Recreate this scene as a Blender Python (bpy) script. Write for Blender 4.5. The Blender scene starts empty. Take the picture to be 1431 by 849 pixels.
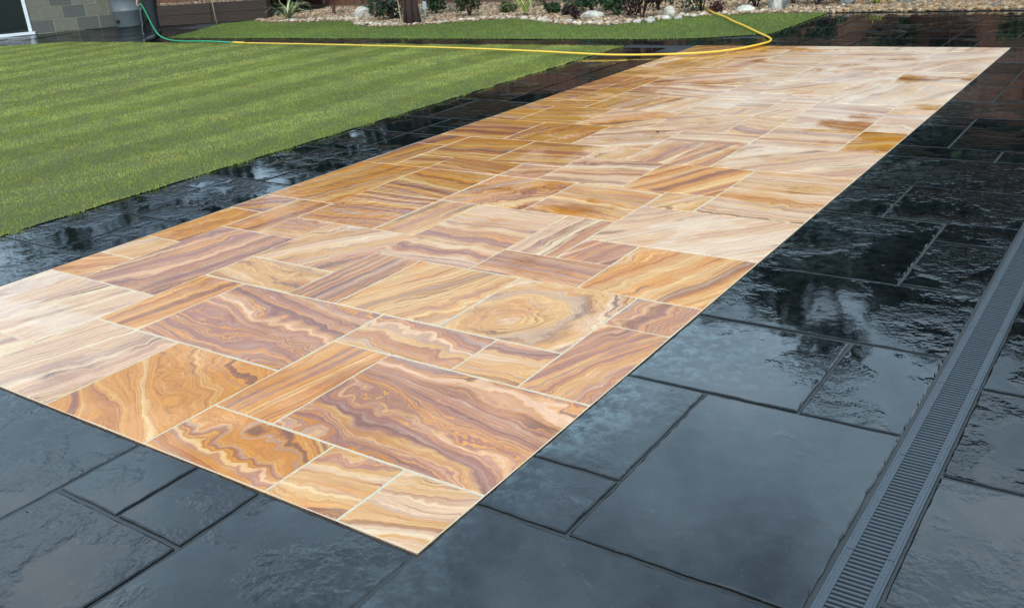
import bpy, bmesh, math, random
import numpy as np
from math import sin, cos, pi, radians
from mathutils import Vector, Matrix

S = bpy.context.scene
C = S.collection
rnd = random.Random(7)
RS = np.random.RandomState(11)

# ------------------------------------------------------------------ camera, sky, sun, exposure
cam_d = bpy.data.cameras.new('camera'); cam = bpy.data.objects.new('camera', cam_d); C.objects.link(cam)
cam.location = (1.4594, -1.4628, 1.5129)
cam.rotation_euler = (1.18311, 0.075744, 0.607135)
cam_d.sensor_width = 36.0; cam_d.lens = 36.0 * 1310.8 / 1431.0
cam_d.clip_start = 0.05; cam_d.clip_end = 800
S.camera = cam
S.view_settings.view_transform = 'Standard'; S.view_settings.look = 'None'
S.view_settings.gamma = 1.0; S.view_settings.exposure = 0.14; S.view_settings.use_curve_mapping = False

SUN_EL, SUN_AZ = radians(48), radians(150)      # azimuth clockwise from +Y
w = bpy.data.worlds.new('World'); S.world = w; w.use_nodes = True
nt = w.node_tree; nt.nodes.clear()
out = nt.nodes.new('ShaderNodeOutputWorld'); bg = nt.nodes.new('ShaderNodeBackground'); bg.inputs[1].default_value = 0.15
sky = nt.nodes.new('ShaderNodeTexSky'); sky.sky_type = 'NISHITA'; sky.sun_disc = False
sky.sun_elevation = SUN_EL; sky.sun_rotation = SUN_AZ; sky.air_density = 1.2; sky.dust_density = 2.0; sky.ozone_density = 1.2
tcw = nt.nodes.new('ShaderNodeTexCoord')
cn = nt.nodes.new('ShaderNodeTexNoise'); cn.inputs['Scale'].default_value = 2.6; cn.inputs['Detail'].default_value = 7; cn.inputs['Roughness'].default_value = .58
cr = nt.nodes.new('ShaderNodeValToRGB'); cr.color_ramp.elements[0].position = .27; cr.color_ramp.elements[1].position = .56
cmix = nt.nodes.new('ShaderNodeMixRGB'); cmix.inputs[2].default_value = (7.5, 10.6, 13.2, 1)
nt.links.new(tcw.outputs['Generated'], cn.inputs['Vector']); nt.links.new(cn.outputs['Fac'], cr.inputs[0])
nt.links.new(cr.outputs[0], cmix.inputs[0]); nt.links.new(sky.outputs[0], cmix.inputs[1])
cr2 = nt.nodes.new('ShaderNodeValToRGB'); cr2.color_ramp.elements[0].position = .56; cr2.color_ramp.elements[1].position = .70
cmix2 = nt.nodes.new('ShaderNodeMixRGB'); cmix2.inputs[2].default_value = (12.5, 13.8, 15.0, 1)
nt.links.new(cn.outputs['Fac'], cr2.inputs[0]); nt.links.new(cr2.outputs[0], cmix2.inputs[0]); nt.links.new(cmix.outputs[0], cmix2.inputs[1])
nt.links.new(cmix2.outputs[0], bg.inputs[0]); nt.links.new(bg.outputs[0], out.inputs[0])

sd = bpy.data.lights.new('sun', 'SUN'); sd.energy = 1.5; sd.angle = radians(10.0); sd.color = (1, .91, .79)
so = bpy.data.objects.new('sun', sd); C.objects.link(so)
sdir = Vector((sin(SUN_AZ) * cos(SUN_EL), cos(SUN_AZ) * cos(SUN_EL), sin(SUN_EL)))
so.rotation_euler = sdir.to_track_quat('Z', 'Y').to_euler()

# ------------------------------------------------------------------ helpers: tags, meshes
def tag(o, label=None, cat=None, group=None, kind=None):
    if label: o['label'] = label
    if cat: o['category'] = cat
    if group: o['group'] = group
    if kind: o['kind'] = kind
    return o

def link(name, me, mat=None, parent=None, loc=(0, 0, 0), rot=(0, 0, 0)):
    o = bpy.data.objects.new(name, me); C.objects.link(o)
    if mat is not None and me is not None and len(me.materials) == 0: me.materials.append(mat)
    o.location = loc; o.rotation_euler = rot
    if parent is not None: o.parent = parent
    return o

def empty(name, loc=(0, 0, 0), rot=(0, 0, 0)):
    o = bpy.data.objects.new(name, None); C.objects.link(o); o.location = loc; o.rotation_euler = rot
    o.empty_display_size = .1
    return o

def mesh(name, vs, fs, smooth=False):
    me = bpy.data.meshes.new(name); me.from_pydata([tuple(v) for v in vs], [], [tuple(f) for f in fs]); me.update()
    if smooth: me.polygons.foreach_set('use_smooth', [True] * len(me.polygons))
    return me

def big_mesh(name, V, F, smooth=False, col=None):
    """fast mesh from numpy arrays; F is (n,3) or (n,4)"""
    me = bpy.data.meshes.new(name); k = F.shape[1]
    me.vertices.add(len(V)); me.vertices.foreach_set('co', np.ascontiguousarray(V, np.float32).ravel())
    me.loops.add(F.size); me.loops.foreach_set('vertex_index', np.ascontiguousarray(F, np.int32).ravel())
    me.polygons.add(len(F)); me.polygons.foreach_set('loop_start', np.arange(0, F.size, k, dtype=np.int32))
    me.update(calc_edges=True)
    if smooth: me.polygons.foreach_set('use_smooth', np.ones(len(F), bool))
    if col is not None:
        a = me.attributes.new('tint', 'FLOAT_COLOR', 'POINT')
        a.data.foreach_set('color', np.concatenate([col, np.ones((len(V), 1))], 1).astype(np.float32).ravel())
    me.validate()
    return me

class MB:
    def __init__(s): s.v = []; s.f = []
    def box(s, a, b):
        (x0, y0, z0), (x1, y1, z1) = a, b; n = len(s.v)
        s.v += [(x0, y0, z0), (x1, y0, z0), (x1, y1, z0), (x0, y1, z0), (x0, y0, z1), (x1, y0, z1), (x1, y1, z1), (x0, y1, z1)]
        s.f += [tuple(n + i for i in q) for q in ((3, 2, 1, 0), (4, 5, 6, 7), (0, 1, 5, 4), (1, 2, 6, 5), (2, 3, 7, 6), (3, 0, 4, 7))]
        return s
    def tube(s, pts, rad, k=8, caps=True):
        pts = [Vector(p) for p in pts]; n0 = len(s.v); m = len(pts)
        rr = rad if hasattr(rad, '__len__') else [rad] * m
        up = Vector((0, 0, 1)); prev = None
        for i, p in enumerate(pts):
            d = (pts[min(i + 1, m - 1)] - pts[max(i - 1, 0)]).normalized()
            if prev is None:
                a = d.cross(up if abs(d.z) < .95 else Vector((1, 0, 0))).normalized()
            else:
                a = (prev - d * prev.dot(d)).normalized()
            prev = a; b = d.cross(a)
            for j in range(k):
                t = 2 * pi * j / k; s.v.append(tuple(p + (a * cos(t) + b * sin(t)) * rr[i]))
        for i in range(m - 1):
            for j in range(k):
                s.f.append((n0 + i * k + j, n0 + i * k + (j + 1) % k, n0 + (i + 1) * k + (j + 1) % k, n0 + (i + 1) * k + j))
        if caps:
            s.f.append(tuple(n0 + j for j in range(k))[::-1]); s.f.append(tuple(n0 + (m - 1) * k + j for j in range(k)))
        return s
    def lathe(s, prof, k=24, c=(0, 0, 0), caps=True):
        n0 = len(s.v)
        for r, z in prof:
            for j in range(k):
                t = 2 * pi * j / k; s.v.append((c[0] + r * cos(t), c[1] + r * sin(t), c[2] + z))
        for i in range(len(prof) - 1):
            for j in range(k):
                s.f.append((n0 + i * k + j, n0 + i * k + (j + 1) % k, n0 + (i + 1) * k + (j + 1) % k, n0 + (i + 1) * k + j))
        if caps:
            s.f.append(tuple(n0 + j for j in range(k))[::-1]); s.f.append(tuple(n0 + (len(prof) - 1) * k + j for j in range(k)))
        return s
    def build(s, name, mat, parent=None, loc=(0, 0, 0), rot=(0, 0, 0), smooth=False):
        return link(name, mesh(name, s.v, s.f, smooth), mat, parent, loc, rot)

def smooth_path(pts, n=12):
    """Catmull-Rom through pts"""
    P = [Vector(p) for p in pts]; P = [P[0] * 2 - P[1]] + P + [P[-1] * 2 - P[-2]]; o = []
    for i in range(1, len(P) - 2):
        for k in range(n):
            t = k / n
            o.append(.5 * ((2 * P[i]) + (P[i + 1] - P[i - 1]) * t + (2 * P[i - 1] - 5 * P[i] + 4 * P[i + 1] - P[i + 2]) * t * t + (3 * P[i] - P[i - 1] - 3 * P[i + 1] + P[i + 2]) * t ** 3))
    o.append(P[-2]); return o

# ------------------------------------------------------------------ helpers: materials
class G:
    def __init__(s, name):
        s.m = bpy.data.materials.new(name); s.m.use_nodes = True; s.t = s.m.node_tree
        s.b = s.t.nodes['Principled BSDF']
    def n(s, typ, ins=None, **at):
        nd = s.t.nodes.new('ShaderNode' + typ)
        for k, v in at.items(): setattr(nd, k, v)
        for k, v in (ins or {}).items(): s.set(nd.inputs[k], v)
        return nd
    def set(s, inp, v):
        if isinstance(v, bpy.types.NodeSocket): s.t.links.new(v, inp)
        else:
            if inp.type == 'RGBA' and len(v) == 3: v = (*v, 1)
            inp.default_value = v
    def m_(s, op, a, b=0.0, c=None, clamp=False):
        nd = s.n('Math', {0: a, 1: b}, operation=op, use_clamp=clamp)
        if c is not None: s.set(nd.inputs[2], c)
        return nd.outputs[0]
    def mix(s, f, a, b, mode='MIX'):
        nd = s.n('MixRGB', {0: f, 1: a, 2: b}, blend_type=mode); return nd.outputs[0]
    def rng(s, v, a, b, c=0.0, d=1.0, smooth=False):
        nd = s.n('MapRange', {0: v, 1: a, 2: b, 3: c, 4: d}, interpolation_type='SMOOTHSTEP' if smooth else 'LINEAR'); return nd.outputs[0]
    def noise(s, vec=None, scale=5.0, detail=3.0, rough=.55, dim='3D', W=None, lac=2.0, dist=0.0):
        nd = s.n('TexNoise', noise_dimensions=dim)
        nd.inputs['Scale'].default_value = scale; nd.inputs['Detail'].default_value = detail
        nd.inputs['Roughness'].default_value = rough; nd.inputs['Lacunarity'].default_value = lac
        if 'Distortion' in nd.inputs: nd.inputs['Distortion'].default_value = dist
        if vec is not None and dim != '1D': s.set(nd.inputs['Vector'], vec)
        if W is not None: s.set(nd.inputs['W'], W)
        return nd.outputs['Fac'] if 'Fac' in nd.outputs else nd.outputs[0]
    def ramp(s, f, stops, mode='LINEAR'):
        nd = s.n('ValToRGB', {0: f}); cr = nd.color_ramp; cr.interpolation = mode
        while len(cr.elements) < len(stops): cr.elements.new(.5)
        for e, (p, c) in zip(cr.elements, stops): e.position = p; e.color = (*c, 1) if len(c) == 3 else c
        return nd.outputs[0]
    def attr(s, name): return s.n('Attribute', attribute_name=name)
    def pos(s): return s.n('NewGeometry').outputs['Position']
    def obj(s): return s.n('TexCoord').outputs['Object']
    def rand(s): return s.n('ObjectInfo').outputs['Random']
    def bump(s, h, dist=.01, strength=1.0, normal=None):
        nd = s.n('Bump', {'Height': h, 'Distance': dist, 'Strength': strength})
        if normal is not None: s.set(nd.inputs['Normal'], normal)
        return nd.outputs[0]
    def out(s, **k):
        for n, v in k.items(): s.set(s.b.inputs[n.replace('_', ' ')], v)
        return s.m

def simple(name, col, rough=.6, var=.25, scale=20, bump=0.0, spec=.5, metal=0.0, stretch=None):
    g = G(name); v = g.obj()
    if stretch: v = g.n('Mapping', {0: v, 3: stretch}).outputs[0]
    f = g.noise(v, scale, 4)
    c = g.mix(g.rng(f, .3, .7), tuple(x * (1 - var) for x in col), tuple(min(1, x * (1 + var)) for x in col))
    c = g.mix(g.m_('MULTIPLY', g.rand(), .35), c, tuple(x * .6 for x in col))
    k = dict(Base_Color=c, Roughness=rough, Specular_IOR_Level=spec, Metallic=metal)
    if bump: k['Normal'] = g.bump(f, bump)
    return g.out(**k)

def mat_sandstone():
    g = G('rainbow_sandstone')
    tc = g.attr('tc').outputs['Vector']; par = g.attr('par').outputs['Vector']; pal = g.attr('pal').outputs['Vector']
    xyz = g.n('SeparateXYZ', {0: tc}); pr = g.n('SeparateXYZ', {0: par}); pl = g.n('SeparateXYZ', {0: pal})
    freq, warp, ring = pr.outputs; mau, ora, cre = pl.outputs
    X, Y, Z = xyz.outputs
    st = g.n('VectorMath', {0: tc, 1: (.42, 1.0, 1.0)}, operation='MULTIPLY').outputs[0]
    w1 = g.m_('SUBTRACT', g.noise(st, 2.4, 2, .45), .5)
    w2 = g.m_('SUBTRACT', g.noise(st, 8.5, 3, .55), .5)
    w3 = g.m_('SUBTRACT', g.noise(tc, 40, 3, .6), .5)
    # folds: a wave that only shows where a mask lets it
    fold = g.m_('MULTIPLY', g.m_('SUBTRACT', g.noise(g.n('VectorMath', {0: tc, 1: (1.0, .22, 1.0)}, operation='MULTIPLY').outputs[0], 11, 2, .5), .5),
                g.rng(g.noise(st, 2.6, 1, .5), .44, .62, .012, .135, True))
    wsum = g.m_('ADD', g.m_('ADD', g.m_('MULTIPLY', w1, .36), g.m_('MULTIPLY', w2, .075)), fold)
    t = g.m_('ADD', Y, g.m_('MULTIPLY', wsum, warp))
    rx = g.m_('MULTIPLY', X, .8)
    rr = g.m_('SQRT', g.m_('ADD', g.m_('MULTIPLY', rx, rx), g.m_('MULTIPLY', Y, Y)))
    rr = g.m_('ADD', g.m_('MULTIPLY', rr, .62), g.m_('MULTIPLY', g.m_('ADD', w1, g.m_('MULTIPLY', w2, .7)), .22))
    t = g.m_('ADD', g.m_('MULTIPLY', t, g.m_('SUBTRACT', 1, ring)), g.m_('MULTIPLY', rr, ring))
    t = g.m_('ADD', t, g.m_('MULTIPLY', w3, .012))
    strk = g.noise(g.n('CombineXYZ', {0: g.m_('MULTIPLY', X, 5.0), 1: g.m_('MULTIPLY', t, 75.0), 2: Z}).outputs[0], 1.0, 5, .62)
    W = g.m_('ADD', g.m_('MULTIPLY', t, g.m_('MULTIPLY', freq, 1.25)), g.m_('MULTIPLY', Z, 3.7))
    b1 = g.noise(dim='1D', W=W, scale=.9, detail=7, rough=.56)
    b2 = g.noise(dim='1D', W=g.m_('ADD', W, 31.3), scale=3.1, detail=5, rough=.68)
    am = g.rng(g.noise(st, 3.6, 2, .5), .38, .64, .07, .55, True)
    b = g.rng(g.m_('ADD', b1, g.m_('MULTIPLY', g.m_('SUBTRACT', b2, .5), am)), .31, .69)
    z1 = g.m_('ADD', g.m_('MULTIPLY', g.noise(dim='1D', W=g.m_('ADD', W, 77.7), scale=.55, detail=2, rough=.5), .65),
              g.m_('MULTIPLY', g.noise(tc, 3.3, 3, .6), .35))
    z2 = g.m_('ADD', g.m_('MULTIPLY', g.noise(dim='1D', W=g.m_('ADD', W, 151.7), scale=.5, detail=2, rough=.5), .55),
              g.m_('MULTIPLY', g.noise(tc, 2.4, 4, .62), .45))
    gold = g.ramp(b, [(0, (.34, .17, .07)), (.18, (.56, .31, .10)), (.36, (.66, .42, .16)), (.52, (.56, .29, .11)), (.68, (.70, .48, .22)), (.85, (.60, .35, .14)), (1, (.74, .56, .32))])
    mauv = g.ramp(b, [(0, (.15, .065, .06)), (.16, (.27, .13, .115)), (.30, (.37, .205, .175)), (.40, (.30, .145, .125)), (.46, (.60, .29, .09)), (.52, (.68, .40, .15)), (.58, (.31, .165, .135)), (.72, (.46, .28, .22)), (.86, (.66, .41, .19)), (1, (.72, .56, .42))])
    oran = g.ramp(b, [(0, (.20, .075, .03)), (.2, (.44, .165, .055)), (.42, (.70, .35, .09)), (.6, (.58, .25, .075)), (.78, (.74, .45, .17)), (1, (.80, .60, .32))])
    crem = g.ramp(b, [(0, (.36, .21, .155)), (.2, (.55, .36, .27)), (.4, (.71, .53, .33)), (.6, (.62, .42, .31)), (.78, (.76, .64, .43)), (1, (.74, .64, .48))])
    k = lambda z, p: g.rng(g.m_('ADD', z, g.m_('MULTIPLY', p, .62)), .68, .80, 0, 1, True)
    inv = lambda v: g.m_('SUBTRACT', 1, v)
    c = g.mix(k(inv(z2), ora), gold, oran)
    c = g.mix(k(z1, mau), c, g.mix(1.0, mauv, (1.02, .92, .86), 'MULTIPLY'))
    c = g.mix(k(g.m_('SUBTRACT', 1.0, z1), g.m_('MULTIPLY', cre, .74)), c, crem)
    # grey-lilac bands and thin dark veins
    z3 = g.noise(dim='1D', W=g.m_('ADD', W, 211.0), scale=1.3, detail=3, rough=.6)
    c = g.mix(g.rng(z3, .60, .68, 0, .62, True), c, (.40, .315, .28))
    vn = g.m_('ABSOLUTE', g.m_('SUBTRACT', g.noise(dim='1D', W=g.m_('ADD', W, 19.0), scale=.9, detail=2.5, rough=.6), .5))
    vein = g.m_('MULTIPLY', g.rng(vn, .0, .017, 1, 0, True), g.rng(g.noise(tc, 2.8, 2), .42, .58, 0, .85))
    c = g.mix(vein, c, (.10, .038, .026))
    # hard white / pale calcite patches in pale slabs
    zp = g.noise(st, 2.1, 5, .55)
    c = g.mix(g.rng(g.m_('ADD', zp, g.m_('MULTIPLY', cre, .20)), .745, .79, 0, .6, True), c, (.76, .69, .57))
    # slab to slab value, blotches, grain
    c = g.mix(g.rng(g.noise(tc, 5.0, 4, .6), .35, .75, 0, .16), c, (.45, .27, .15))
    c = g.mix(g.rng(g.noise(tc, 260, 2, .6), .4, .7, 0, .12), c, (.30, .18, .10))
    c = g.mix(1.0, c, (1.06, .885, .79), 'MULTIPLY')
    c = g.mix(g.rng(strk, .38, .68, 0, .34), c, (.33, .15, .075))
    c = g.mix(g.rng(strk, .50, .26, 0, .22), c, (.80, .62, .42))
    # damp and wet
    P = g.pos()
    wa = g.attr('wet').outputs['Fac']
    wn = g.noise(P, 1.3, 5, .62)
    ps = g.n('SeparateXYZ', {0: P}); wob = g.m_('MULTIPLY', g.m_('SUBTRACT', g.noise(P, .9, 5, .6), .5), 2.2)
    px_ = g.m_('ADD', ps.outputs[0], wob); py_ = g.m_('ADD', ps.outputs[1], wob)
    left = g.m_('MULTIPLY', g.rng(px_, -1.9, -2.9, 0, 1, True), g.rng(py_, 1.6, 3.2, 0, 1, True))
    farr = g.m_('MULTIPLY', g.rng(px_, -2.6, -1.5, 0, 1, True), g.rng(py_, 3.6, 6.2, 0, 1, True))
    wet = g.rng(g.m_('ADD', g.m_('ADD', wn, g.m_('MULTIPLY', wa, .34)), g.m_('MULTIPLY', left, .20)), .58, .70, 0, 1, True)
    hs = g.n('HueSaturation', {'Color': c, 'Saturation': 1.06, 'Value': .97}).outputs[0]
    dry = g.mix(g.m_('MULTIPLY', g.m_('ADD', g.m_('MULTIPLY', farr, .42), .03), g.rng(g.noise(P, 2.2, 5, .6), .3, .6, .3, 1)), hs, (.90, .79, .66))
    wc = g.n('HueSaturation', {'Color': c, 'Saturation': 1.16, 'Value': .84}).outputs[0]
    c = g.mix(wet, dry, wc)
    h = g.m_('ADD', g.m_('MULTIPLY', g.noise(tc, 9, 5, .6), .8), g.m_('MULTIPLY', b, .2))
    nb = g.bump(g.m_('ADD', h, g.m_('MULTIPLY', g.m_('ADD', strk, g.noise(tc, 70, 4, .65)), .22)), .011)
    coatn = g.bump(g.noise(P, 14, 4, .6), .003)
    return g.out(Base_Color=c, Roughness=.55, Specular_IOR_Level=.1, Normal=nb, Coat_Weight=g.rng(wet, 0, 1, .9, 1.0),
                 Coat_Roughness=g.rng(wet, 0, 1, .30, .06), Coat_IOR=1.33, Coat_Normal=coatn)

def mat_slate():
    g = G('wet_black_limestone')
    tc = g.attr('tc').outputs['Vector']; P = g.pos()
    rv = g.attr('par').outputs['Vector']; sp = g.n('SeparateXYZ', {0: rv}); riv, film, pale = sp.outputs
    n1 = g.noise(tc, 4.2, 3, .55)                       # gentle hollows
    n2 = g.noise(tc, 17, 4, .55, dist=.3)               # riven cleft
    n3 = g.noise(tc, 55, 4, .65)                        # pitting
    fm = g.rng(g.m_('ADD', g.noise(tc, 3.0, 5, .58), g.m_('MULTIPLY', g.m_('SUBTRACT', film, .5), .5)), .37, .51, 0, 1, True)
    rough_h = g.m_('ADD', g.m_('MULTIPLY', n2, 1.0), g.m_('MULTIPLY', n3, .16))
    amt = g.m_('MULTIPLY', riv, g.rng(fm, 0, 1, 1, .06))
    h = g.m_('ADD', g.m_('ADD', g.m_('MULTIPLY', n1, .16), g.m_('MULTIPLY', n3, .007)), g.m_('MULTIPLY', rough_h, amt))
    cn_ = g.bump(h, .0055)
    bn = g.bump(g.m_('ADD', rough_h, n1), .012)
    c = g.mix(g.rng(n2, .35, .65), (.0025, .003, .0035), (.007, .0085, .0095))
    c = g.mix(g.rng(g.noise(tc, 6.5, 5, .7), .52, .75, 0, .6), c, (.014, .0165, .018))
    c = g.mix(g.m_('MULTIPLY', g.rng(g.noise(tc, 90, 3, .7), .62, .8), .5), c, (.10, .11, .115))
    # cement haze left along some edges
    ed = g.attr('edge').outputs['Fac']
    c = g.mix(g.m_('MULTIPLY', g.m_('MULTIPLY', ed, pale), g.rng(g.noise(tc, 22, 5, .7), .40, .66, 0, 1, True)), c, (.10, .135, .14))
    return g.out(Base_Color=c, Roughness=.6, Specular_IOR_Level=.0, Normal=bn, Coat_Weight=g.rng(film, .38, .56, .7, 1.0),
                 Coat_Roughness=g.rng(fm, 0, 1, .045, .015), Coat_IOR=1.6, Coat_Normal=cn_)

def mat_mortar(name, a, b, wet=.4):
    g = G(name); P = g.pos()
    c = g.mix(g.noise(P, 6, 5, .6), a, b); c = g.mix(g.rng(g.noise(P, 180, 3), .4, .7, 0, .4), c, tuple(x * .5 for x in a))
    return g.out(Base_Color=c, Roughness=.6, Normal=g.bump(g.noise(P, 120, 4, .7), .003), Coat_Weight=wet, Coat_Roughness=.2)

def mat_lawn():
    g = G('turf_soil'); P = g.pos()
    c = g.mix(g.noise(P, 30, 5, .7), (.06, .075, .014), (.13, .15, .032))
    c = g.mix(g.rng(g.noise(P, 2.5, 4, .6), .45, .7, 0, .5), c, (.07, .085, .025))
    return g.out(Base_Color=c, Roughness=.9, Normal=g.bump(g.noise(P, 90, 4, .7), .02))

def mat_tint(name, rough=.55, trans=0.0, spec=.3):
    g = G(name); c = g.attr('tint').outputs['Color']
    k = dict(Base_Color=c, Roughness=rough, Specular_IOR_Level=spec)
    m = g.out(**k)
    if trans:
        tr = g.n('BsdfTranslucent', {0: c}); mx = g.n('MixShader', {0: trans, 1: g.b.outputs[0], 2: tr.outputs[0]})
        o = [n for n in g.t.nodes if n.type == 'OUTPUT_MATERIAL'][0]; g.t.links.new(mx.outputs[0], o.inputs[0])
    return m

def mat_fence():
    g = G('fence_timber'); v = g.obj(); r = g.rand()
    vv = g.n('VectorMath', {0: g.n('VectorMath', {0: v, 1: (26, 26, 1.6)}, operation='MULTIPLY').outputs[0], 1: g.n('CombineXYZ', {0: g.m_('MULTIPLY', r, 50)}).outputs[0]}, operation='ADD').outputs[0]
    f = g.noise(vv, 1.6, 6, .6)
    c = g.ramp(f, [(.25, (.06, .027, .015)), (.5, (.13, .056, .030)), (.75, (.20, .10, .054))])
    c = g.mix(g.m_('MULTIPLY', r, .5), c, (.20, .085, .045))
    return g.out(Base_Color=c, Roughness=.75, Normal=g.bump(f, .004))

def mat_block():
    g = G('concrete_block'); v = g.pos(); r = g.rand()
    c = g.mix(g.noise(v, 9, 6, .7), (.105, .098, .075), (.18, .17, .13))
    c = g.mix(g.rng(r, .45, .75, 0, .85, True), c, (.065, .07, .068))
    c = g.mix(g.rng(g.noise(v, 80, 3), .5, .75, 0, .5), c, (.30, .28, .22))
    return g.out(Base_Color=c, Roughness=.9, Normal=g.bump(g.noise(v, 60, 4, .7), .01))

M = dict(
    sand=mat_sandstone(), slate=mat_slate(),
    grout=mat_mortar('cream_grout', (.52, .42, .27), (.68, .58, .42), .1),
    mortar=mat_mortar('grey_grout', (.012, .013, .0135), (.034, .036, .035), .15),
    lawn=mat_lawn(), blade=mat_tint('grass_blade', .5, .25), leaf=mat_tint('leaf', .45, .2),
    fence=mat_fence(), block=mat_block(),
    block_mortar=simple('block_mortar', (.36, .34, .23), .95, .25, 30, .004),
    post=simple('fence_post_timber', (.13, .085, .055), .8, .3, 15, .003, stretch=(20, 20, 2)),
    board=simple('gravel_board', (.17, .11, .07), .8, .3, 10, .003, stretch=(2, 20, 20)),
    sleeper=simple('dark_sleeper', (.042, .025, .016), .8, .4, 8, .008, stretch=(1, 8, 8)),
    bark=simple('bark', (.055, .030, .022), .9, .5, 14, .02, stretch=(4, 4, 1)),
    red_stem=simple('red_brown_stem', (.13, .05, .038), .8, .3, 30, .0),
    soil=simple('bed_soil', (.20, .145, .10), .95, .4, 12, .02),
    pebble=mat_tint('pebble', .8), stone_w=simple('white_stone', (.52, .47, .39), .8, .4, 12, .01),
    stone_g=simple('grey_stone', (.22, .215, .20), .8, .35, 10, .01),
    grate=simple('grate_plastic', (.042, .052, .062), .36, .12, 60, .0006), channel=simple('channel_dark', (.006, .0065, .007), .6, .2, 20),  # channel floor and centre rib: shade inside the slots put into a near-black colour
    butt=simple('butt_plastic', (.115, .135, .14), .45, .12, 6), black=simple('black_plastic', (.015, .015, .015), .5, .2, 20),
    white=simple('white_pvc', (.78, .80, .80), .35, .05, 4), hose_y=simple('yellow_hose', (.82, .50, .05), .4, .08, 30),
    hose_g=simple('green_hose', (.015, .36, .16), .4, .08, 30), cane=simple('bamboo', (.42, .34, .20), .6, .2, 30),
    skin=simple('skin', (.55, .33, .25), .5, .08, 20), cloth=simple('dark_cloth', (.018, .020, .026), .85, .3, 40, .002),
    jacket=simple('dark_jacket', (.022, .028, .035), .8, .3, 40, .002), boot=simple('boot_rubber', (.012, .012, .012), .4, .2, 30),
    hair=simple('hair', (.04, .025, .018), .6, .3, 60), tagw=simple('plant_tag', (.75, .78, .78), .5, .05, 10),
    terrain=simple('rough_ground', (.07, .085, .035), .95, .4, .8, .05), roof=simple('roof_felt', (.05, .05, .052), .9, .2, 8),
)
def mat_glass():
    g = G('dark_glass'); return g.out(Base_Color=(.012, .016, .018), Roughness=.04, Specular_IOR_Level=.6)
def mat_water():
    g = G('water'); return g.out(Base_Color=(.95, .98, 1), Roughness=.02, IOR=1.33, Transmission_Weight=1.0)
M['glass'] = mat_glass(); M['water'] = mat_water()

# ------------------------------------------------------------------ ground sheets
def sheet(name, poly, z, mat, label, parent=None):
    o = link(name, mesh(name, [(x, y, z) for x, y in poly], [range(len(poly))]), mat, parent)
    tag(o, label, None, None, 'structure'); return o
U = .3
sheet('ground', [(-120, -60), (90, -60), (90, 160), (-120, 160)], -.12, M['terrain'], 'rough ground beyond the garden reaching the horizon')
patio = sheet('patio', [(-3.303, 0), (0, 0), (0, 9.0), (-3.303, 9.0)], -.0022, M['grout'], 'rainbow sandstone patio with cream pointed joints')
pavement = empty('pavement'); tag(pavement, 'wet black stone paving framing the sandstone patio', None, None, 'structure')
def bed_part(x0, y0, x1, y1, z=-.0075):
    return link('mortar_bed', mesh('mortar_bed', [(x0, y0, z), (x1, y0, z), (x1, y1, z), (x0, y1, z)], [(0, 1, 2, 3)]), M['mortar'], pavement)
bed_part(-4.6, 0, -3.303, 9.0); bed_part(0, 0, .939, 9.0); bed_part(-4.6, -2.4, .939, 0); bed_part(1.067, -2.4, 4.2, 9.0)
bed_part(-2.75, 9.0, 4.2, 12.3); bed_part(-4.22, 9.0, -2.75, 10.3)
path = sheet('path', [(-16.2, 8.3), (-4.22, 8.3), (-4.22, 10.2), (-13.0, 10.2), (-14.2, 11.9), (-17.0, 13.2), (-24, 12), (-24, 6), (-17.6, 7.8)], -.008, M['mortar'], 'wet dark stone path running to the block building')

# ------------------------------------------------------------------ paving slabs
def slab_mesh(wd, ht, th, n, jit, bev, tcf, par, pal=None, wet=0.0, edge_side=None, R=None):
    """local origin at the centre of the top face"""
    R = R or rnd; hx, hy = wd / 2, ht / 2; pts = []
    nx = max(1, int(n * wd / .3)); ny = max(1, int(n * ht / .3))
    for i in range(nx): pts.append((-hx + wd * i / nx, -hy))
    for i in range(ny): pts.append((hx, -hy + ht * i / ny))
    for i in range(nx): pts.append((hx - wd * i / nx, hy))
    for i in range(ny): pts.append((-hx, hy - ht * i / ny))
    q = []; drift = 0
    for x, y in pts:
        drift = .7 * drift + R.gauss(0, jit); d = -abs(drift)
        cx = d if abs(abs(x) - hx) < 1e-6 else 0; cy = d if abs(abs(y) - hy) < 1e-6 else 0
        q.append((x + (cx if x > 0 else -cx), y + (cy if y > 0 else -cy)))
    m = len(q); V = []; 
    for x, y in q:
        b = bev * (1 + (R.random() - .3) * (.9 if jit > .001 else .1))
        sx = max(0, 1 - b / max(1e-4, hx)); sy = max(0, 1 - b / max(1e-4, hy)); V.append((x * sx, y * sy, 0))
    V += [(x, y, -bev * .75) for x, y in q] + [(x, y, -th) for x, y in q]
    F = [tuple(range(m))]
    for i in range(m):
        j = (i + 1) % m; F.append((m + i, m + j, j, i)); F.append((2 * m + i, 2 * m + j, m + j, m + i))
    me = mesh('paving_slab', V, F)
    A = np.array(V); tcv = np.array([tcf(*v) for v in V], np.float32)
    a = me.attributes.new('tc', 'FLOAT_VECTOR', 'POINT'); a.data.foreach_set('vector', tcv.ravel())
    a = me.attributes.new('par', 'FLOAT_VECTOR', 'POINT'); a.data.foreach_set('vector', np.tile(np.array(par, np.float32), len(V)))
    if pal is not None:
        a = me.attributes.new('pal', 'FLOAT_VECTOR', 'POINT'); a.data.foreach_set('vector', np.tile(np.array(pal, np.float32), len(V)))
        a = me.attributes.new('wet', 'FLOAT', 'POINT'); a.data.foreach_set('value', np.full(len(V), wet, np.float32))
    return me

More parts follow.
